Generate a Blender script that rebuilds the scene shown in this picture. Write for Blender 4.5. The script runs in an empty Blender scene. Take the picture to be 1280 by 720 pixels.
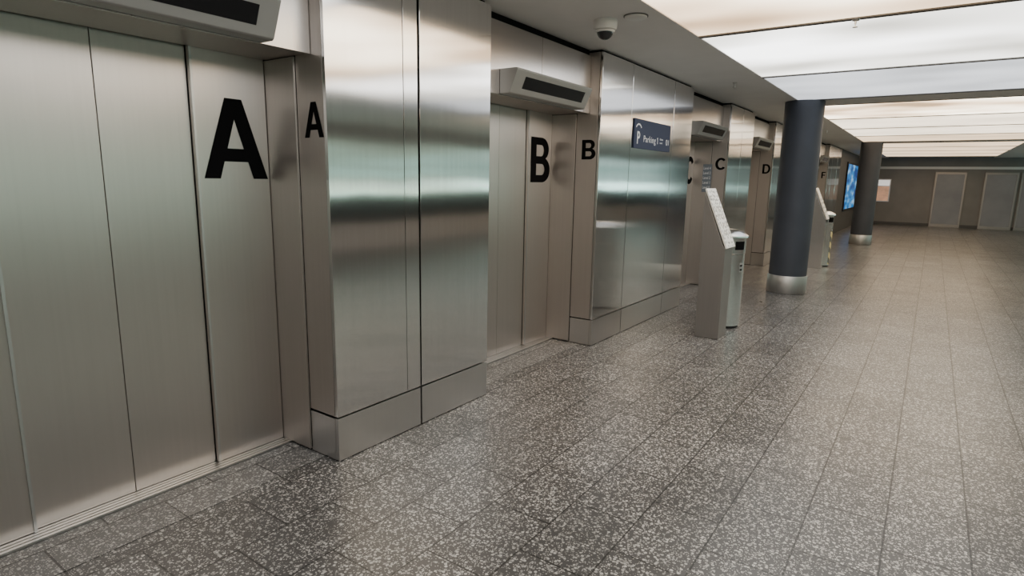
import bpy, bmesh, math, random
from mathutils import Matrix, Vector
random.seed(3)
S = bpy.context.scene
COL = S.collection

# ------------------------------------------------------------ materials
def newmat(name):
    m = bpy.data.materials.new(name); m.use_nodes = True
    nt = m.node_tree
    b = nt.nodes["Principled BSDF"]
    return m, nt, b
def N(nt, t, **kw):
    n = nt.nodes.new(t)
    for k, v in kw.items(): setattr(n, k, v)
    return n
def L(nt, a, b): nt.links.new(a, b)

def plain(name, col, rough=.5, metal=0., noise=.0, scale=8, emis=None, es=0, spec=None):
    m, nt, b = newmat(name)
    b.inputs["Roughness"].default_value = rough
    b.inputs["Metallic"].default_value = metal
    b.inputs["Base Color"].default_value = (*col, 1)
    if spec is not None: b.inputs["Specular IOR Level"].default_value = spec
    if noise:
        tc = N(nt, "ShaderNodeTexCoord"); nz = N(nt, "ShaderNodeTexNoise")
        nz.inputs["Scale"].default_value = scale; nz.inputs["Detail"].default_value = 4
        L(nt, tc.outputs["Object"], nz.inputs["Vector"])
        r = N(nt, "ShaderNodeValToRGB")
        r.color_ramp.elements[0].position = .3; r.color_ramp.elements[1].position = .7
        r.color_ramp.elements[0].color = (*[c*(1-noise) for c in col], 1)
        r.color_ramp.elements[1].color = (*[min(1, c*(1+noise)) for c in col], 1)
        L(nt, nz.outputs["Fac"], r.inputs["Fac"]); L(nt, r.outputs["Color"], b.inputs["Base Color"])
    if emis:
        b.inputs["Emission Color"].default_value = (*emis, 1)
        b.inputs["Emission Strength"].default_value = es
    return m

def steel(name, col, rough, streak=(60, 60, 1.2), rv=.02, wav=.02, bump=.0, cv=.04, aniso=0.):
    m, nt, b = newmat(name)
    b.inputs["Metallic"].default_value = 1
    geo = N(nt, "ShaderNodeNewGeometry")
    mp = N(nt, "ShaderNodeMapping"); mp.inputs["Scale"].default_value = streak
    L(nt, geo.outputs["Position"], mp.inputs["Vector"])
    nz = N(nt, "ShaderNodeTexNoise"); nz.inputs["Scale"].default_value = 1; nz.inputs["Detail"].default_value = 5
    L(nt, mp.outputs[0], nz.inputs["Vector"])
    big = N(nt, "ShaderNodeTexNoise"); big.inputs["Scale"].default_value = 1.7; big.inputs["Detail"].default_value = 2
    L(nt, geo.outputs["Position"], big.inputs["Vector"])
    mr = N(nt, "ShaderNodeMapRange")
    mr.inputs["To Min"].default_value = rough-rv; mr.inputs["To Max"].default_value = rough+rv
    L(nt, big.outputs["Fac"], mr.inputs["Value"]); L(nt, mr.outputs[0], b.inputs["Roughness"])
    oi = N(nt, "ShaderNodeObjectInfo")
    ad = N(nt, "ShaderNodeMath", operation='MULTIPLY_ADD'); ad.inputs[1].default_value = .45
    L(nt, oi.outputs["Random"], ad.inputs[0]); L(nt, nz.outputs["Fac"], ad.inputs[2])
    r = N(nt, "ShaderNodeValToRGB")
    r.color_ramp.elements[0].position = .3; r.color_ramp.elements[1].position = 1.0
    r.color_ramp.elements[0].color = (*[c*(1-cv) for c in col], 1)
    r.color_ramp.elements[1].color = (*[min(1, c*(1+cv)) for c in col], 1)
    L(nt, ad.outputs[0], r.inputs["Fac"]); L(nt, r.outputs["Color"], b.inputs["Base Color"])
    bp2 = N(nt, "ShaderNodeBump"); bp2.inputs["Strength"].default_value = wav; bp2.inputs["Distance"].default_value = .1
    L(nt, big.outputs["Fac"], bp2.inputs["Height"])
    L(nt, bp2.outputs[0], b.inputs["Normal"])
    if aniso:
        b.inputs["Anisotropic"].default_value = aniso
        cr = N(nt, "ShaderNodeVectorMath", operation='CROSS_PRODUCT'); cr.inputs[1].default_value = (0, 0.0001, 1)
        L(nt, geo.outputs["Normal" if name == "satin_steel_bin" else "True Normal"], cr.inputs[0]); L(nt, cr.outputs[0], b.inputs["Tangent"])
    return m

M_pier = steel("brushed_steel_cladding", (.77, .755, .75), .132, rv=.010, wav=.014, aniso=1.0, cv=.06)
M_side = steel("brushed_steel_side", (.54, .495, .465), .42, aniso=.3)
M_door = steel("brushed_steel_door", (.665, .61, .575), .36, rv=.02, aniso=.6, cv=.03)
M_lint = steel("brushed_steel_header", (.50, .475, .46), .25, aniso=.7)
M_kick = steel("brushed_steel_kick", (.62, .60, .59), .28, rv=.01, wav=.0, cv=.02)
M_ring = steel("dull_steel_ring", (.48, .465, .45), .45, wav=0)
M_stand = steel("satin_steel_stand", (.33, .315, .305), .45, wav=0)
M_bin = steel("satin_steel_bin", (.80, .79, .78), .22, wav=0, aniso=.4)
M_core = plain("dark_joint", (.008, .008, .008), .9, spec=.1)
M_black = plain("black_vinyl", (.003, .003, .0035), .8, spec=.1)
M_slot = plain("dark_display_glass", (.010, .010, .012), .2, spec=.3)
M_hous = plain("silver_painted_housing", (.44, .435, .425), .38, .6)
M_white = plain("white_plastic", (.75, .74, .72), .4)
M_glassd = plain("smoked_dome", (.03, .03, .035), .08)
M_ceil = plain("ceiling_paint", (.76, .745, .73), .6, noise=.03, scale=3)
M_wall = plain("wall_paint", (.20, .19, .18), .5, noise=.08, scale=2)
M_opp = plain("opposite_wall_paint", (.42, .40, .39), .5, noise=.08, scale=2)
M_dark = plain("dark_wall", (.075, .072, .070), .5, noise=.1, scale=2)
M_par = plain("slate_parapet", (.022, .029, .036), .6, noise=.15, scale=1.5)
M_col = plain("column_anthracite_paint", (.062, .067, .082), .55, .1, noise=.08, scale=3, spec=.3)
M_alu = plain("aluminium", (.62, .61, .60), .35, 1)
M_bar = plain("grey_metal_bar", (.11, .105, .10), .5, .3)
M_navy = plain("slate_blue_sign_face", (.024, .034, .078), .5, spec=.25)
M_signw = plain("white_lettering", (.75, .75, .76), .5, emis=(1, 1, 1), es=.05)
M_frame = plain("black_frame", (.015, .015, .017), .4)

def floor_mat(name, base_mul=1.0):
    m, nt, b = newmat(name)
    geo = N(nt, "ShaderNodeNewGeometry")
    def vor(scale, lo, hi, dens):
        v = N(nt, "ShaderNodeTexVoronoi"); v.inputs["Scale"].default_value = scale
        L(nt, geo.outputs["Position"], v.inputs["Vector"])
        mr = N(nt, "ShaderNodeMapRange"); mr.inputs["From Min"].default_value = lo; mr.inputs["From Max"].default_value = hi
        mr.inputs["To Min"].default_value = 1; mr.inputs["To Max"].default_value = 0
        L(nt, v.outputs["Distance"], mr.inputs["Value"])
        sp = N(nt, "ShaderNodeSeparateColor"); L(nt, v.outputs["Color"], sp.inputs[0])
        gt = N(nt, "ShaderNodeMath", operation='GREATER_THAN'); gt.inputs[1].default_value = dens
        L(nt, sp.outputs[0], gt.inputs[0])
        mu = N(nt, "ShaderNodeMath", operation='MULTIPLY'); L(nt, mr.outputs[0], mu.inputs[0]); L(nt, gt.outputs[0], mu.inputs[1])
        mu2 = N(nt, "ShaderNodeMath", operation='MULTIPLY'); L(nt, mu.outputs[0], mu2.inputs[0])
        mm = N(nt, "ShaderNodeMapRange"); mm.inputs["To Min"].default_value = .35; mm.inputs["To Max"].default_value = 1
        L(nt, sp.outputs[1], mm.inputs["Value"]); L(nt, mm.outputs[0], mu2.inputs[1])
        return mu2.outputs[0]
    a = vor(66, .42, .47, .56); c = vor(140, .40, .47, .60)
    mx = N(nt, "ShaderNodeMath", operation='MAXIMUM'); L(nt, a, mx.inputs[0]); L(nt, c, mx.inputs[1])
    mix = N(nt, "ShaderNodeMix", data_type='RGBA'); L(nt, mx.outputs[0], mix.inputs["Factor"])
    mix.inputs["A"].default_value = (.062*base_mul, .061*base_mul, .061*base_mul, 1)
    mix.inputs["B"].default_value = (.50, .485, .465, 1)
    br = N(nt, "ShaderNodeTexBrick"); br.offset = .5
    br.inputs["Color1"].default_value = (.78, .78, .78, 1); br.inputs["Color2"].default_value = (1.10, 1.10, 1.10, 1)
    br.inputs["Mortar"].default_value = (.22, .22, .22, 1)
    br.inputs["Scale"].default_value = 1; br.inputs["Mortar Size"].default_value = .0048
    br.inputs["Mortar Smooth"].default_value = .2
    br.inputs["Brick Width"].default_value = .49; br.inputs["Row Height"].default_value = .325
    L(nt, geo.outputs["Position"], br.inputs["Vector"])
    mul = N(nt, "ShaderNodeMix", data_type='RGBA', blend_type='MULTIPLY'); mul.inputs["Factor"].default_value = 1
    L(nt, mix.outputs["Result"], mul.inputs["A"]); L(nt, br.outputs["Color"], mul.inputs["B"])
    L(nt, mul.outputs["Result"], b.inputs["Base Color"])
    nz = N(nt, "ShaderNodeTexNoise"); nz.inputs["Scale"].default_value = 2.5
    L(nt, geo.outputs["Position"], nz.inputs["Vector"])
    rr = N(nt, "ShaderNodeMapRange"); rr.inputs["To Min"].default_value = .24; rr.inputs["To Max"].default_value = .38
    L(nt, nz.outputs["Fac"], rr.inputs["Value"]); L(nt, rr.outputs[0], b.inputs["Roughness"])
    b.inputs["Specular IOR Level"].default_value = .36
    bp = N(nt, "ShaderNodeBump"); bp.inputs["Strength"].default_value = .3; bp.inputs["Distance"].default_value = .003
    L(nt, br.outputs["Fac"], bp.inputs["Height"]); bp.invert = True
    L(nt, bp.outputs[0], b.inputs["Normal"])
    return m
M_floor = floor_mat("grey_terrazzo_tiles")
M_floor_refl = floor_mat("terrazzo_tiles_painted_reflection", 1.9)  # terrazzo with a raised base colour, painting in the floor reflection

def light_mat(name, col, st, lo=.65, hi=1.25, col2=None):
    m, nt, b = newmat(name)
    b.inputs["Base Color"].default_value = (.6, .6, .58, 1)
    geo = N(nt, "ShaderNodeNewGeometry")
    mp = N(nt, "ShaderNodeMapping"); mp.inputs["Scale"].default_value = (1.1, .6, 1)
    L(nt, geo.outputs["Position"], mp.inputs["Vector"])
    nz = N(nt, "ShaderNodeTexNoise"); nz.inputs["Scale"].default_value = 1.0; nz.inputs["Detail"].default_value = 1
    L(nt, mp.outputs[0], nz.inputs["Vector"])
    mr = N(nt, "ShaderNodeMapRange"); mr.inputs["From Min"].default_value = .33; mr.inputs["From Max"].default_value = .67
    mr.inputs["To Min"].default_value = st*lo; mr.inputs["To Max"].default_value = st*hi
    L(nt, nz.outputs["Fac"], mr.inputs["Value"])
    L(nt, mr.outputs[0], b.inputs["Emission Strength"])
    if col2:
        r = N(nt, "ShaderNodeValToRGB"); r.color_ramp.elements[0].position = .35; r.color_ramp.elements[1].position = .65
        r.color_ramp.elements[0].color = (*col2, 1); r.color_ramp.elements[1].color = (*col, 1)
        L(nt, nz.outputs["Fac"], r.inputs["Fac"]); L(nt, r.outputs["Color"], b.inputs["Emission Color"])
    else: b.inputs["Emission Color"].default_value = (*col, 1)
    return m
LM = {"w": light_mat("luminous_panel_warm", (1, .88, .68), 4.0, .26, 1.4, (1, .66, .38)),
      "n": light_mat("luminous_panel_neutral", (1, 1, .99), 3.8, .32, 1.35, (.95, .92, .82)),
      "c": light_mat("luminous_panel_cool", (.90, .94, 1.0), 1.3),
      "o": light_mat("luminous_panel_orange", (1, .74, .48), 1.8, .85, 1.1),
      "p": light_mat("luminous_panel_cream", (1, .85, .65), 2.6, .85, 1.15)}
LDESC = {"w": "backlit warm white luminous ceiling panel", "n": "backlit neutral white luminous ceiling panel",
         "c": "dimmer backlit cool white luminous ceiling panel", "o": "backlit orange tinted luminous ceiling panel",
         "p": "backlit cream luminous ceiling panel"}

# ------------------------------------------------------------ geometry helpers
def mesh_obj(name, verts, faces, mat, origin=(0, 0, 0), parent=None, smooth=False, bevel=0, kind=None):
    o = Vector(origin)
    me = bpy.data.meshes.new(name)
    me.from_pydata([tuple(Vector(v)-o) for v in verts], [], faces)
    bm = bmesh.new(); bm.from_mesh(me); bmesh.ops.recalc_face_normals(bm, faces=bm.faces); bm.to_mesh(me); bm.free()
    for p in me.polygons: p.use_smooth = smooth
    ob = bpy.data.objects.new(name, me); COL.objects.link(ob)
    if mat: me.materials.append(mat)
    ob.location = o
    if parent:
        ob.parent = parent; ob.location = o-parent.location
    if bevel:
        b = ob.modifiers.new("bevel", 'BEVEL'); b.width = bevel; b.segments = 2; b.limit_method = 'ANGLE'
    if kind: ob["kind"] = kind
    return ob
BF = [(0, 1, 2, 3), (4, 7, 6, 5), (0, 4, 5, 1), (1, 5, 6, 2), (2, 6, 7, 3), (3, 7, 4, 0)]
def bverts(x0, x1, y0, y1, z0, z1):
    return [(x0, y0, z0), (x1, y0, z0), (x1, y1, z0), (x0, y1, z0), (x0, y0, z1), (x1, y0, z1), (x1, y1, z1), (x0, y1, z1)]
def box(name, x0, x1, y0, y1, z0, z1, mat, parent=None, bevel=0, kind=None):
    return mesh_obj(name, bverts(x0, x1, y0, y1, z0, z1), BF, mat, ((x0+x1)/2, (y0+y1)/2, z0), parent, bevel=bevel, kind=kind)
def boxes(name, lst, mat, parent=None, bevel=0, kind=None):
    v = []; f = []
    for b in lst:
        n = len(v); v += bverts(*b); f += [tuple(i+n for i in q) for q in BF]
    xs = [p[0] for p in v]; ys = [p[1] for p in v]; zs = [p[2] for p in v]
    return mesh_obj(name, v, f, mat, ((min(xs)+max(xs))/2, (min(ys)+max(ys))/2, min(zs)), parent, bevel=bevel, kind=kind)
def prism(name, prof, x0, x1, mat, parent=None, bevel=0):
    n = len(prof)
    v = [(x0, y, z) for y, z in prof]+[(x1, y, z) for y, z in prof]
    f = [tuple(range(n)), tuple(range(2*n-1, n-1, -1))]+[(i, (i+1) % n, n+(i+1) % n, n+i) for i in range(n)]
    ys = [p[0] for p in prof]; zs = [p[1] for p in prof]
    return mesh_obj(name, v, f, mat, ((x0+x1)/2, (min(ys)+max(ys))/2, min(zs)), parent, bevel=bevel)
def lathe(name, cx, cy, prof, mat, parent=None, seg=64, a0=0, a1=2*math.pi):
    full = abs(a1-a0-2*math.pi) < 1e-6
    v = []; f = []; n = len(prof); cnt = seg if full else seg+1
    for i in range(cnt):
        a = a0+(a1-a0)*i/seg
        for r, z in prof: v.append((cx+r*math.cos(a), cy+r*math.sin(a), z))
    for i in range(seg):
        j = (i+1) % cnt
        for k in range(n-1):
            f.append((i*n+k, j*n+k, j*n+k+1, i*n+k+1))
    ob = mesh_obj(name, v, f, mat, (cx, cy, min(p[1] for p in prof)), parent, smooth=True)
    bm = bmesh.new(); bm.from_mesh(ob.data); bmesh.ops.remove_doubles(bm, verts=bm.verts, dist=1e-5)
    bmesh.ops.recalc_face_normals(bm, faces=bm.faces)
    for e in bm.edges:
        if len(e.link_faces) == 2 and e.calc_face_angle(0) > math.radians(35): e.smooth = False
    bm.to_mesh(ob.data); bm.free()
    return ob
def empty(name, loc, label=None, cat=None, group=None):
    e = bpy.data.objects.new(name, None); e.empty_display_size = .1; COL.objects.link(e); e.location = loc
    tag(e, label, cat, group); return e
def tag(o, label=None, cat=None, group=None):
    if label: o["label"] = label
    if cat: o["category"] = cat
    if group: o["group"] = group
    return o
# bold grotesque capitals as closed loops, unit height
def arc(cx, cy, rx, ry, a0, a1, n=14):
    return [(cx+rx*math.cos(math.radians(a0+(a1-a0)*i/n)), cy+ry*math.sin(math.radians(a0+(a1-a0)*i/n))) for i in range(n+1)]
t_ = .19
GL = {
 "A": [[(0, 0), (.325, 1), (.555, 1), (.88, 0), (.67, 0), (.603, .215), (.277, .215), (.21, 0)],
       [(.328, .38), (.552, .38), (.44, .745)]],
 "B": [[(0, 0)]+arc(.42, .285, .30, .285, -90, 65)+arc(.40, .745, .265, .255, -40, 90)+[(0, 1)],
       [(t_+.01, .165)]+arc(.40, .29, .115, .125, -90, 90)+[(t_+.01, .415)],
       [(t_+.01, .585)]+arc(.38, .71, .10, .125, -90, 90)+[(t_+.01, .835)]],
 "C": [arc(.40, .5, .40, .51, 38, 322, 40)+arc(.40, .5, .205, .335, 318, 42, 40)],
 "D": [[(0, 0)]+arc(.33, .5, .42, .5, -90, 90, 30)+[(0, 1)],
       [(t_+.01, .165)]+arc(.33, .5, .225, .335, -90, 90, 30)+[(t_+.01, .835)]],
 "E": [[(0, 0), (.60, 0), (.60, .16), (.195, .16), (.195, .42), (.55, .42), (.55, .58), (.195, .58), (.195, .84), (.59, .84), (.59, 1), (0, 1)]],
 "F": [[(0, 0), (.195, 0), (.195, .41), (.52, .41), (.52, .57), (.195, .57), (.195, .84), (.58, .84), (.58, 1), (0, 1)]],
 "1": [[(.20, 0), (.36, 0), (.36, 1), (.24, 1), (.0, .84), (.0, .70), (.20, .80)]],
}
def place_text(name, cu, org, ux, uy, w, h, mat, parent, thick):
    t = bpy.data.objects.new(name, cu); COL.objects.link(t)
    bpy.context.view_layer.update()
    dg = bpy.context.evaluated_depsgraph_get()
    me = bpy.data.meshes.new_from_object(t.evaluated_get(dg)); bpy.data.objects.remove(t)
    xs = [v.co.x for v in me.vertices]; ys = [v.co.y for v in me.vertices]
    x0, x1, y0, y1 = min(xs), max(xs), min(ys), max(ys)
    if w is None: w = h*(x1-x0)/(y1-y0)
    ux = Vector(ux); uy = Vector(uy); un = ux.cross(uy)
    c = Vector(org)+ux*w/2+uy*h/2
    for v in me.vertices:
        v.co = ux*((v.co.x-x0)/(x1-x0)*w-w/2)+uy*((v.co.y-y0)/(y1-y0)*h-h/2)+un*(v.co.z/.01*thick/2+thick/2+.0006)
    me.materials.clear(); me.materials.append(mat)
    ob = bpy.data.objects.new(name, me); COL.objects.link(ob); ob.location = c
    if parent: ob.parent = parent; ob.location = c-parent.location
    return ob
def text(name, body, org, ux, uy, w, h, mat, parent=None, bold=.0, thick=.002, sp=1.0):
    cu = bpy.data.curves.new(name, 'FONT'); cu.body = body; cu.size = 1; cu.offset = bold; cu.extrude = .01
    cu.resolution_u = 6; cu.space_character = sp
    return place_text(name, cu, org, ux, uy, w, h, mat, parent, thick)
def glyph(name, ch, org, ux, uy, w, h, mat, parent=None, thick=.001):
    cu = bpy.data.curves.new(name, 'CURVE'); cu.dimensions = '2D'; cu.fill_mode = 'BOTH'; cu.extrude = .01
    for loop in GL[ch]:
        sp = cu.splines.new('POLY'); sp.points.add(len(loop)-1)
        for p, q in zip(sp.points, loop): p.co = (q[0], q[1], 0, 1)
        sp.use_cyclic_u = True
    return place_text(name, cu, org, ux, uy, w, h, mat, parent, thick)
def clone(root, dx, label=None):
    r = root.copy(); COL.objects.link(r); r.location.x += dx
    if label: r["label"] = label
    def rec(src, dst):
        for c in list(src.children):
            k = c.copy(); COL.objects.link(k); k.parent = dst; rec(c, k)
    rec(root, r); return r
XP, YM, ZP = (1, 0, 0), (0, -1, 0), (0, 0, 1)

# ------------------------------------------------------------ room shell
H = 2.77; YW = 2.577; XE = 30.0; XB = -6.0; YR = -5.4
box("floor", XB, XE, YR, 3.3, -.12, 0, M_floor, kind="structure")
box("wall_end", XE, XE+.15, YR, 3.3, 0, 3.0, M_wall, kind="structure")
box("wall_back", XB-.15, XB, YR, 3.3, 0, 3.0, M_wall, kind="structure")
box("wall_left", XB, XE, 3.16, 3.3, 0, 3.0, M_dark, kind="structure")
boxes("wall_right", [(XB, XE, YR-.15, YR, 0, .60), (XB, XE, YR-.15, YR, 2.40, 3.0)], M_opp, kind="structure")
PAN = []; PX = 2.21; PER = 9.54; x_start = .66
yL, yRr = 1.72, -1.75
bands = []
for g in (-1, 0, 1, 2):
    xs = x_start+g*PER
    for i in range(4):
        a, b_ = xs+i*PX, xs+(i+1)*PX
        if b_ > XB and a < XE: PAN.append((max(a, XB), min(b_, XE), g, i))
    bands.append((xs+4*PX, xs+PER))
cl = [(XB, XE, yL, 3.3, H, H+.1), (XB, XE, YR, yRr, H, H+.1)]
for a, b_ in bands:
    if a < XE: cl.append((a, min(b_, XE), yRr, yL, H, H+.1))
boxes("ceiling", cl, M_ceil, kind="structure")
tn = 1
for a, b_, g, i in PAN:
    if g <= 0: key = "nwnc"[i]
    elif g == 1: key = "wppo"[i]
    else: key = "oooo"[i]
    p = box("ceiling_light_panel", a+.012, b_-.012, yRr+.004, yL-.004, H+.006, H+.03, LM[key])
    tag(p, LDESC[key], "ceiling light", "luminous ceiling panels")
for g in (-1, 0, 1, 2):
    for i in (0, 1, 2, 3, 4):
        x = x_start+g*PER+i*PX
        if XB < x < XE:
            hw = .028
            box("trim_%d" % tn, x-hw, x+hw, yRr, yL, H-.004, H+.03, M_bar, kind="structure"); tn += 1

# opposite window band (what the steel reflects)
def win_mat():
    m, nt, b = newmat("daylit_glass")
    b.inputs["Base Color"].default_value = (.05, .06, .06, 1); b.inputs["Roughness"].default_value = .15
    geo = N(nt, "ShaderNodeNewGeometry"); sx = N(nt, "ShaderNodeSeparateXYZ"); L(nt, geo.outputs["Position"], sx.inputs[0])
    mp = N(nt, "ShaderNodeMapping"); mp.inputs["Scale"].default_value = (.2, 1, 4.5)
    L(nt, geo.outputs["Position"], mp.inputs["Vector"])
    nz = N(nt, "ShaderNodeTexNoise"); nz.inputs["Scale"].default_value = 1; nz.inputs["Detail"].default_value = 3
    L(nt, mp.outputs[0], nz.inputs["Vector"])
    r = N(nt, "ShaderNodeValToRGB"); e = r.color_ramp.elements
    e[0].position = .38; e[0].color = (.18, .22, .20, 1); e[1].position = .60; e[1].color = (.55, .92, .80, 1)
    x = e.new(.49); x.color = (.36, .47, .34, 1)
    L(nt, nz.outputs["Fac"], r.inputs["Fac"])
    r2 = N(nt, "ShaderNodeValToRGB"); e = r2.color_ramp.elements
    e[0].position = .36; e[0].color = (.30, .62, .54, 1); e[1].position = .58; e[1].color = (.70, 1.0, .94, 1)
    L(nt, nz.outputs["Fac"], r2.inputs["Fac"])
    mr = N(nt, "ShaderNodeMapRange"); mr.inputs["From Min"].default_value = 12; mr.inputs["From Max"].default_value = 17
    L(nt, sx.outputs["X"], mr.inputs["Value"])
    mx = N(nt, "ShaderNodeMix", data_type='RGBA'); L(nt, mr.outputs[0], mx.inputs["Factor"])
    L(nt, r.outputs["Color"], mx.inputs["A"]); L(nt, r2.outputs["Color"], mx.inputs["B"])
    # brighter strip of daylight just above the parapet
    zr = N(nt, "ShaderNodeMapRange"); zr.inputs["From Min"].default_value = 1.42; zr.inputs["From Max"].default_value = 1.58
    zr.inputs["To Min"].default_value = 4.6; zr.inputs["To Max"].default_value = .9
    L(nt, sx.outputs["Z"], zr.inputs["Value"])
    L(nt, mx.outputs["Result"], b.inputs["Emission Color"]); L(nt, zr.outputs[0], b.inputs["Emission Strength"])
    return m
M_win = win_mat()
wn = 1; x = XB
while x < XE-.1:
    box("window_%d" % wn, x+.04, min(x+3.6, XE)-.04, YR-.08, YR-.05, 1.22, 2.40, M_win, kind="structure")
    box("trim_%d" % tn, x-.04 if x > XB else x, x+.04, YR-.10, YR-.01, 1.22, 2.40, M_frame, kind="structure"); tn += 1; wn += 1
    x += 3.6
box("trim_%d" % tn, XB, XE, YR-.12, YR+.02, .60, 1.22, M_par, kind="structure"); tn += 1

# ------------------------------------------------------------ steel piers
def pier(xa, xb, seams, extra=None, letter=None, label="", side_neg=True):
    e = empty("steel_clad_pier", ((xa+xb)/2, 2.70, 0), label, "wall pier", "steel clad piers between the elevators")
    g = .0065; T = 2.745; K = .26
    box("core", xa+.03, xb-.03, YW+.03, 3.155, .004, H-.002, M_core, e)
    xs = [xa]+seams+[xb]
    def fp(a, b_, bv):
        p = box("front_panel", a, b_, YW, YW+.022, K+g, T, M_pier, e, bevel=bv)
        # every sheet sits a hair out of plane, so each mirrors the hall a little differently
        p.rotation_euler = (math.radians(random.uniform(-.13, .13)), 0, math.radians(random.uniform(-.12, .12)))
    for i in range(len(xs)-1):
        a = xs[i]+(g if i else 0); b_ = xs[i+1]-(g if i < len(xs)-2 else 0)
        box("kick_plate", a, b_, YW, YW+.025, .006, K-g/2, M_kick, e, bevel=.0015)
        if extra and a < extra < b_:
            fp(a, extra-.0015, .0012); fp(extra+.0015, b_, .0012)
        else:
            fp(a, b_, .0025)
    for sx in (0, 1):
        x0, x1 = (xa, xa+.025) if sx == 0 else (xb-.025, xb)
        box("side_panel", x0, x1, YW+.027, 2.82, K+g, T, M_side, e, bevel=.0015)
        box("kick_plate", x0, x1, YW+.027, 2.82, .006, K-g, M_kick, e, bevel=.0015)
    if letter:
        lw = {"A": .158, "B": .145, "C": .15, "D": .145, "E": .115, "F": .11}[letter]
        glyph("elevator_letter", letter, (xa, 2.685+lw/2, 1.795), YM, ZP, lw, .18, M_black, e)
    return e
nich = [(.34, 2.013), (3.38, 5.055), (7.60, 9.275), (10.64, 12.315), (14.86, 16.535), (17.90, 19.575)]
pier(-2.21, .34, [-1.53, -.37], label="wide brushed stainless steel clad pier beside elevator A")
pier(2.013, 3.38, [2.68], extra=2.558, letter="A", label="narrow brushed stainless steel pier between elevators A and B, marked A")
pier(5.055, 7.55, [5.73, 6.90], letter="B", label="wide brushed stainless steel pier marked B, carrying the parking sign")
pier(9.275, 10.64, [9.95], letter="C", label="narrow brushed stainless steel pier marked C beside a text notice")
pier(12.315, 14.86, [13.0, 14.16], letter="D", label="wide brushed stainless steel pier marked D behind the dark column")
pier(16.535, 17.90, [17.2], letter="E", label="narrow brushed stainless steel pier marked E")
pier(19.575, 22.12, [20.25, 21.4], letter="F", label="wide brushed stainless steel pier marked F near the far advert")
box("wall_far_left", 22.14, XE, YW+.02, 3.16, 0, H, M_dark, kind="structure")
box("wall_rear_left", XB, -2.23, YW, 3.16, 0, H, M_dark, kind="structure")

# ------------------------------------------------------------ elevator entrances
xa, xb = nich[0]
W = xb-xa
E0 = empty("elevator_entrance", ((xa+xb)/2, 3.0, 0), "brushed steel four-leaf elevator door", "elevator door", "elevator entrances")
def dp(a, b_, y): return box("door_panel", a, b_, y, y+.02, .018, 2.30, M_door, E0, bevel=.002)
q = (W-.03)/4; xs0 = xa+.015
dp(xs0, xs0+q-.003, 3.085); dp(xs0+q+.001, xs0+2*q-.0015, 3.108); dp(xs0+2*q+.0015, xs0+3*q-.001, 3.108); dp(xs0+3*q+.003, xs0+4*q, 3.085)
box("door_edge_strip", xs0+q-.016, xs0+q-.004, 3.078, 3.085, .018, 2.30, M_alu, E0)
box("door_edge_strip", xs0+3*q+.004, xs0+3*q+.016, 3.078, 3.085, .018, 2.30, M_alu, E0)
boxes("door_sill", [(xa, xb, 3.01+i*.026, 3.01+i*.026+.018, .001, .016) for i in range(5)]+[(xa, xb, 3.01, 3.14, .001, .008)], M_alu, E0)
box("door_jamb", xa, xa+.012, 2.824, 3.14, .016, 2.21, M_side, E0, bevel=.001)
box("door_jamb", xb-.012, xb, 2.824, 3.14, .016, 2.21, M_side, E0, bevel=.001)
mid = (xa+xb)/2
box("header_panel", xa+.002, mid-.002, 2.69, 2.71, 2.21, 2.715, M_lint, E0, bevel=.0015)
box("header_panel", mid+.002, xb-.002, 2.69, 2.71, 2.21, 2.715, M_lint, E0, bevel=.0015)
box("header_soffit", xa+.002, xb-.002, 2.712, 3.08, 2.215, 2.235, M_side, E0)
box("header_core", xa+.002, xb-.002, 2.715, 3.15, 2.31, H-.002, M_core, E0)
D0 = empty("floor_indicator", (mid, 2.69, 2.215), "silver wedge-shaped indicator box with dark slot above elevator door", "indicator display", "floor indicator boxes")
ix0, ix1 = mid-.572, mid+.572
prism("indicator_housing", [(2.689, 2.39), (2.54, 2.39), (2.53, 2.38), (2.60, 2.222), (2.612, 2.215), (2.689, 2.215)], ix0, ix1, M_hous, D0, bevel=.003)
nrm = Vector((0, -.914, -.405))
def onface(t, off):
    p = Vector((0, 2.53, 2.38))+Vector((0, .07, -.158))*t+nrm*off
    return (p.y, p.z)
prism("display_slot", [onface(.24, .0008), onface(.76, .0008), onface(.76, -.006), onface(.24, -.006)], ix0+.13, ix1-.10, M_slot, D0)
A0 = box("threshold_reflection_strip", xa+.002, xb-.002, 2.70, 3.008, .0005, .003, M_floor_refl); tag(A0, "terrazzo strip in front of elevator sill, lightened to imitate a reflection", "floor tile", "painted reflection strips")  # strip laid over the floor, its lighter colour stands in for a reflection
ents = []
for i, (a, b_) in enumerate(nich):
    ch = "ABCDEF"[i]; dx = a-xa
    e = E0 if i == 0 else clone(E0, dx)
    ents.append(e)
    e["label"] = "brushed stainless steel elevator doors marked with a large %s" % ch
    if i:
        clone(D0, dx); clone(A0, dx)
for i, (a, b_) in enumerate(nich):
    ch = "ABCDEF"[i]; dx = a-xa
    lw = {"A": .36, "B": .335, "C": .34, "D": .33, "E": .26, "F": .25}[ch]
    cx = 1.808+dx
    glyph("elevator_letter", ch, (cx-lw/2, 3.0845, 1.575), XP, ZP, lw, .415, M_black, ents[i])

# ------------------------------------------------------------ columns
def column(cx, cy, label):
    e = empty("round_column", (cx, cy, 0), label, "column", "round columns")
    lathe("column_shaft", cx, cy, [(.262, .26), (.262, H-.001)], M_col, e, 96)
    lathe("steel_base_ring", cx, cy, [(0, .002), (.274, .002), (.276, .006), (.276, .262), (.272, .268), (.26, .268)], M_ring, e, 96)
    return e
column(9.63, 1.66, "dark anthracite round column with brushed steel base ring")
column(19.1, 1.52, "distant dark anthracite round column with steel base ring")

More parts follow.
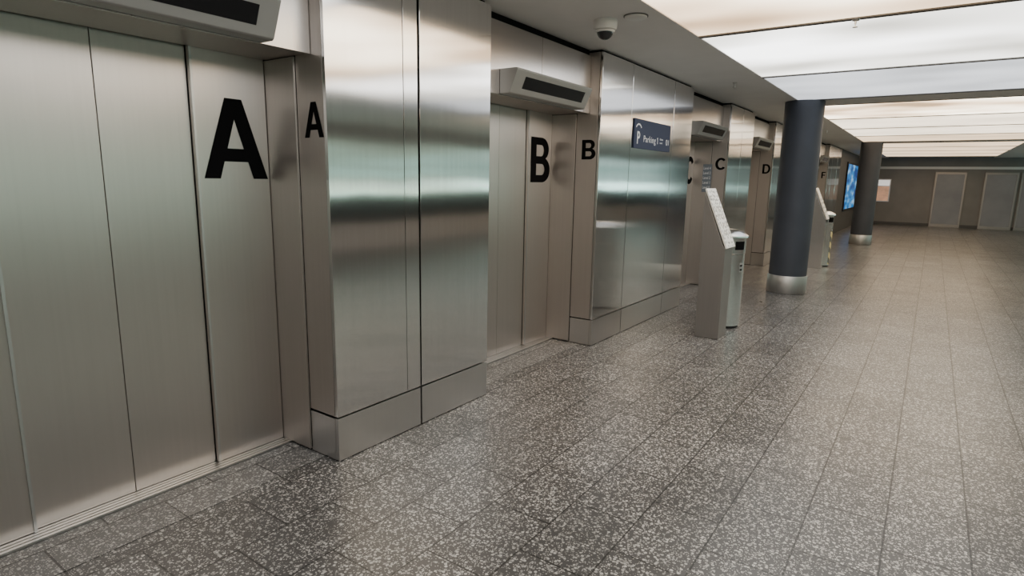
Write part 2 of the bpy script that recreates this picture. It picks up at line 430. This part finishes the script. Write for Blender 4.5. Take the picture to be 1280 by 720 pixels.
# ------------------------------------------------------------ parking sign
sg = empty("parking_sign", (6.295, 2.56, 1.94), "dark slate blue sign with white Parking 1 lettering on steel pier", "sign")
ys = 2.562
box("sign_panel", 5.79, 6.80, ys, 2.5735, 1.94, 2.235, M_navy, sg, bevel=.001)
yy = ys-.0015
cx_, cz_ = 5.895, 2.115
n_ = 12; v = []
for i in range(n_+1):
    a = math.radians(150-120*i/n_)
    for r_ in (.088, .070): v.append((cx_+r_*math.cos(a)*.95, yy, cz_+r_*math.sin(a)*.85))
f = [(2*i, 2*i+1, 2*i+3, 2*i+2) for i in range(n_)]
mesh_obj("roof_pictogram", v, f, M_signw, (cx_, yy, cz_), sg)
text("parking_letter", "P", (cx_-.032, ys, 1.985), XP, ZP, .068, .125, M_signw, sg, bold=.012)
text("sign_text", "Parking", (6.035, ys, 1.99), XP, ZP, .33, .088, M_signw, sg, sp=1.12, thick=.0006)
glyph("sign_number", "1", (6.402, ys, 2.010), XP, ZP, .026, .068, M_signw, sg, thick=.0006)
text("sign_text", "Ebene", (6.49, ys, 2.056), XP, ZP, .09, .020, M_signw, sg, thick=.0006)
text("sign_text", "Level", (6.49, ys, 2.018), XP, ZP, .075, .020, M_signw, sg, thick=.0006)
text("sign_number", "01", (6.67, ys, 2.010), XP, ZP, .085, .064, M_signw, sg, thick=.0006)

# notice on the C jamb
M_note = plain("blue_grey_notice", (.24, .27, .31), .4, .3)
nt_ = empty("text_notice", (9.258, 2.86, 1.46), "small narrow blue-grey lettered notice on steel jamb by elevator C", "notice")
box("notice_plate", 9.256, 9.2625, 2.80, 2.935, 1.46, 1.88, M_note, nt_)
for i, s in enumerate(["Level 4", "Level 3", "Level 2", "Level 1", "Level 0"]):
    text("notice_text", s, (9.256, 2.925, 1.80-i*.072), YM, ZP, .11, .042, M_signw, nt_, bold=.015, thick=.001)

# ------------------------------------------------------------ call stands
def plate_mat():
    m, nt, b = newmat("printed_instruction_plate")
    b.inputs["Roughness"].default_value = .45
    geo = N(nt, "ShaderNodeNewGeometry"); mp = N(nt, "ShaderNodeMapping"); mp.inputs["Scale"].default_value = (34, 0, 26)
    L(nt, geo.outputs["Position"], mp.inputs["Vector"])
    vz = N(nt, "ShaderNodeTexVoronoi"); vz.inputs["Scale"].default_value = 1; vz.inputs["Randomness"].default_value = .45
    L(nt, mp.outputs[0], vz.inputs["Vector"])
    r = N(nt, "ShaderNodeValToRGB"); r.color_ramp.interpolation = 'CONSTANT'
    e = r.color_ramp.elements; e[0].color = (.16, .16, .16, 1); e[1].position = .36; e[1].color = (.86, .85, .82, 1)
    L(nt, vz.outputs["Distance"], r.inputs["Fac"]); L(nt, r.outputs["Color"], b.inputs["Base Color"])
    return m
M_plate = plate_mat()
def stand(x, y0, label, mb):
    e = empty("elevator_call_stand", (x+.14, y0+.12, 0), label, "call stand", "elevator call stands")
    prism("stand_body", [(y0+.245, .002), (y0, .002), (y0, .95), (y0+.02, .97), (y0+.238, 1.50), (y0+.245, 1.50)], x, x+.28, mb, e, bevel=.004)
    a = Vector((y0-.022, .955)); b_ = Vector((y0+.228, 1.545)); d = (b_-a).normalized()
    n = Vector((-abs(d.y), abs(d.x)))
    w = .016
    prism("tilted_plate", [tuple(a), tuple(b_), tuple(b_-n*w), tuple(a-n*w)], x-.015, x+.295, M_white, e, bevel=.002)
    Q = [a+d*.015+n*.0015, b_-d*.015+n*.0015, b_-d*.015-n*.002, a+d*.015-n*.002]
    prism("instruction_face", [tuple(p) for p in Q], x-.008, x+.288, M_plate, e)
    for k in range(4):
        for j in range(3):
            c = a+d*(.16+k*.085)+n*.002
            vv = []; ff = []
            X = x+.05+j*.09
            for i in range(16):
                an = i*math.pi/8; u_, w_ = .014*math.cos(an), .014*math.sin(an)
                pp = c+d*w_; vv.append((X+u_, pp.x, pp.y))
                pq = pp+n*.005; vv.append((X+u_, pq.x, pq.y))
            for i in range(16):
                j2 = (i+1) % 16; ff.append((2*i, 2*j2, 2*j2+1, 2*i+1))
            ff.append(tuple(2*i+1 for i in range(16)))
            mesh_obj("call_button", vv, ff, M_alu, (X, c.x, c.y), e)
    return e
stand(6.10, 1.65, "brushed steel call stand with tilted printed plate beside bin", M_stand)
stand(12.75, 1.62, "pale steel call stand with tilted plate beyond the dark column", M_bin)

def bin_(cx, cy, label, hazard=False):
    e = empty("waste_bin", (cx, cy, 0), label, "waste bin", "steel waste bins")
    r = .175
    lathe("bin_base", cx, cy, [(0, .002), (r-.012, .002), (r-.012, .03), (0, .03)], M_frame, e)
    lathe("bin_body", cx, cy, [(0, .03), (r, .03), (r, .83), (r-.004, .833), (0, .833)], M_bin, e)
    lathe("bin_hood", cx, cy, [(0, .838), (r-.002, .838), (r+.002, .842), (r+.004, 1.01), (0, 1.01)], M_bin, e)
    am = math.radians(236)
    lathe("bin_opening", cx, cy, [(r+.001, .885), (r+.004, .885), (r+.0052, .978), (r+.001, .978)], M_black, e, 24, am-.34, am+.34)
    lathe("bin_lid", cx, cy, [(0, 1.012), (r+.016, 1.012), (r+.026, 1.020), (r+.024, 1.036), (r*.99, 1.058), (r*.75, 1.082), (r*.4, 1.098), (0, 1.104)], M_bin, e)
    lathe("bin_label", cx, cy, [(r+.0006, .64), (r+.0012, .64), (r+.0012, .74), (r+.0006, .74)], M_hous, e, 12, math.radians(240), math.radians(258))
    for k in range(2):
        lathe("label_print", cx, cy, [(r+.0014, .655+k*.045), (r+.0018, .655+k*.045), (r+.0018, .675+k*.045), (r+.0014, .675+k*.045)], M_black, e, 8, math.radians(242), math.radians(255))
    if hazard:
        m, nt, b = newmat("hazard_stripes")
        g = N(nt, "ShaderNodeNewGeometry"); wv = N(nt, "ShaderNodeTexWave"); wv.bands_direction = 'DIAGONAL'
        wv.inputs["Scale"].default_value = 3
        L(nt, g.outputs["Position"], wv.inputs["Vector"])
        rr = N(nt, "ShaderNodeValToRGB"); rr.color_ramp.interpolation = 'CONSTANT'
        rr.color_ramp.elements[0].color = (.12, .115, .10, 1); rr.color_ramp.elements[1].position = .5; rr.color_ramp.elements[1].color = (.68, .58, .28, 1)
        L(nt, wv.outputs["Fac"], rr.inputs["Fac"]); L(nt, rr.outputs["Color"], b.inputs["Base Color"])
        lathe("hazard_tape", cx, cy, [(r+.001, .05), (r+.003, .05), (r+.003, .70), (r+.001, .70)], m, e, 12, math.radians(244), math.radians(270))
    return e
bin_(6.80, 1.800, "round brushed steel waste bin with domed lid beside call stand")
bin_(13.25, 1.72, "steel waste bin with yellow and black striped tape", True)

# ------------------------------------------------------------ ceiling fittings
cam_e = empty("dome_security_camera", (4.2, 2.135, H), "white dome security camera on the ceiling", "security camera")
lathe("camera_housing", 4.2, 2.135, [(0, H), (.086, H), (.088, H-.01), (.086, H-.055), (.078, H-.07), (.062, H-.074), (0, H-.074)], M_white, cam_e)
lathe("camera_dome", 4.2, 2.135, [(.060, H-.074)]+[(.060*math.cos(t), H-.080-.058*math.sin(t)) for t in [i*math.pi/2/10 for i in range(11)]], M_glassd, cam_e, 48)
lathe("dome_ring", 4.2, 2.135, [(.058, H-.0745), (.072, H-.0745), (.068, H-.088), (.058, H-.088)], M_white, cam_e)
sd = empty("ceiling_cover_disc", (4.21, 1.90, H), "flat round white cover disc on the ceiling", "ceiling disc")
lathe("disc_gasket", 4.21, 1.90, [(0, H), (.088, H), (.088, H-.006), (0, H-.006)], M_bar, sd)
lathe("disc_cover", 4.21, 1.90, [(0, H-.006), (.080, H-.006), (.080, H-.013), (.072, H-.018), (0, H-.018)], M_white, sd)
def sprinkler(x, y, z):
    e = empty("fire_sprinkler", (x, y, z), "small metal fire sprinkler hanging from the ceiling", "sprinkler", "fire sprinklers")
    lathe("escutcheon", x, y, [(0, z), (.028, z), (.024, z-.008), (0, z-.008)], M_alu, e, 24)
    lathe("sprinkler_head", x, y, [(.008, z-.008), (.008, z-.03), (.004, z-.032), (.004, z-.048), (.018, z-.050), (.018, z-.053), (0, z-.053)], M_alu, e, 20)
for p in [(7.47, 2.07, H), (5.08, .60, H-.004), (11.2, 2.07, H), (14.9, 2.07, H)]: sprinkler(*p)

# ------------------------------------------------------------ far end
ad = empty("advertising_screen", (26.1, 2.55, .75), "large glowing blue advertising screen on the dark wall", "advertising screen")
box("screen_frame", 24.1, 28.0, 2.55, 2.595, .70, 2.42, M_frame, ad, bevel=.005)
m, nt, b = newmat("blue_screen_image")
b.inputs["Base Color"].default_value = (.01, .02, .05, 1)
g = N(nt, "ShaderNodeNewGeometry"); mp = N(nt, "ShaderNodeMapping"); mp.inputs["Scale"].default_value = (.55, 1, 1.7)
L(nt, g.outputs["Position"], mp.inputs["Vector"])
nz = N(nt, "ShaderNodeTexNoise"); nz.inputs["Scale"].default_value = 1.6; nz.inputs["Detail"].default_value = 3
L(nt, mp.outputs[0], nz.inputs["Vector"])
r = N(nt, "ShaderNodeValToRGB"); e_ = r.color_ramp.elements
e_[0].position = .40; e_[0].color = (.005, .05, .22, 1); e_[1].position = .68; e_[1].color = (.50, .78, .95, 1)
x_ = e_.new(.53); x_.color = (.02, .24, .60, 1)
L(nt, nz.outputs["Fac"], r.inputs["Fac"]); L(nt, r.outputs["Color"], b.inputs["Emission Color"]); b.inputs["Emission Strength"].default_value = 1.0
box("screen", 24.17, 27.93, 2.543, 2.55, .77, 2.35, m, ad)
po = empty("wall_poster", (29.98, 1.78, 1.0), "pale orange and white poster on the end wall", "poster")
box("poster_frame", 29.97, 29.998, 1.52, 2.04, .95, 1.90, M_alu, po)
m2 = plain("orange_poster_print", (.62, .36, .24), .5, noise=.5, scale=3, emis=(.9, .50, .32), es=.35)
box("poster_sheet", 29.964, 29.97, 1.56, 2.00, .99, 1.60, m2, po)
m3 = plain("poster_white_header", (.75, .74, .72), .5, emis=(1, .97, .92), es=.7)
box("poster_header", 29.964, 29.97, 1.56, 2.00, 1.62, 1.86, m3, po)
box("baseboard_end", 29.975, 29.998, YR, 2.5, .001, .12, M_dark, kind="structure")
M_glz = plain("dim_glazing", (.10, .098, .095), .3, noise=.3, scale=1.2, emis=(1, .93, .84), es=.05)
dn = 1
for y0 in (-1.0, -2.6, -3.7):
    boxes("door_%d" % dn, [(29.94, 29.998, y0, y0+.06, .002, 2.2), (29.94, 29.998, y0+.96, y0+1.02, .002, 2.2), (29.94, 29.998, y0+.06, y0+.96, 2.12, 2.2), (29.94, 29.998, y0+.06, y0+.96, .002, .12)], M_stand, kind="structure")
    dn += 1
    box("window_%d" % wn, 29.96, 29.97, y0+.06, y0+.96, .12, 2.12, M_glz, kind="structure"); wn += 1
box("trim_%d" % tn, 29.97, 29.998, YR, 2.5, 2.32, 2.42, M_white, kind="structure"); tn += 1

# ------------------------------------------------------------ world + camera
w = bpy.data.worlds.new("world"); S.world = w; w.use_nodes = True
w.node_tree.nodes["Background"].inputs[0].default_value = (.05, .05, .05, 1)
cd = bpy.data.cameras.new("camera"); cam = bpy.data.objects.new("camera", cd); COL.objects.link(cam)
R = Vector((.57532, -.81772, .01857)); F = Vector((.80632, .5632, -.18075))
R.normalize(); F = (F-R*F.dot(R)).normalized(); U = R.cross(F).normalized()
mt = Matrix((R, U, -F)).transposed().to_4x4(); mt.translation = (0, 0, 1.6)
cam.matrix_world = mt
cd.sensor_width = 36; cd.lens = 740/1280*36; cd.clip_start = .05
S.camera = cam
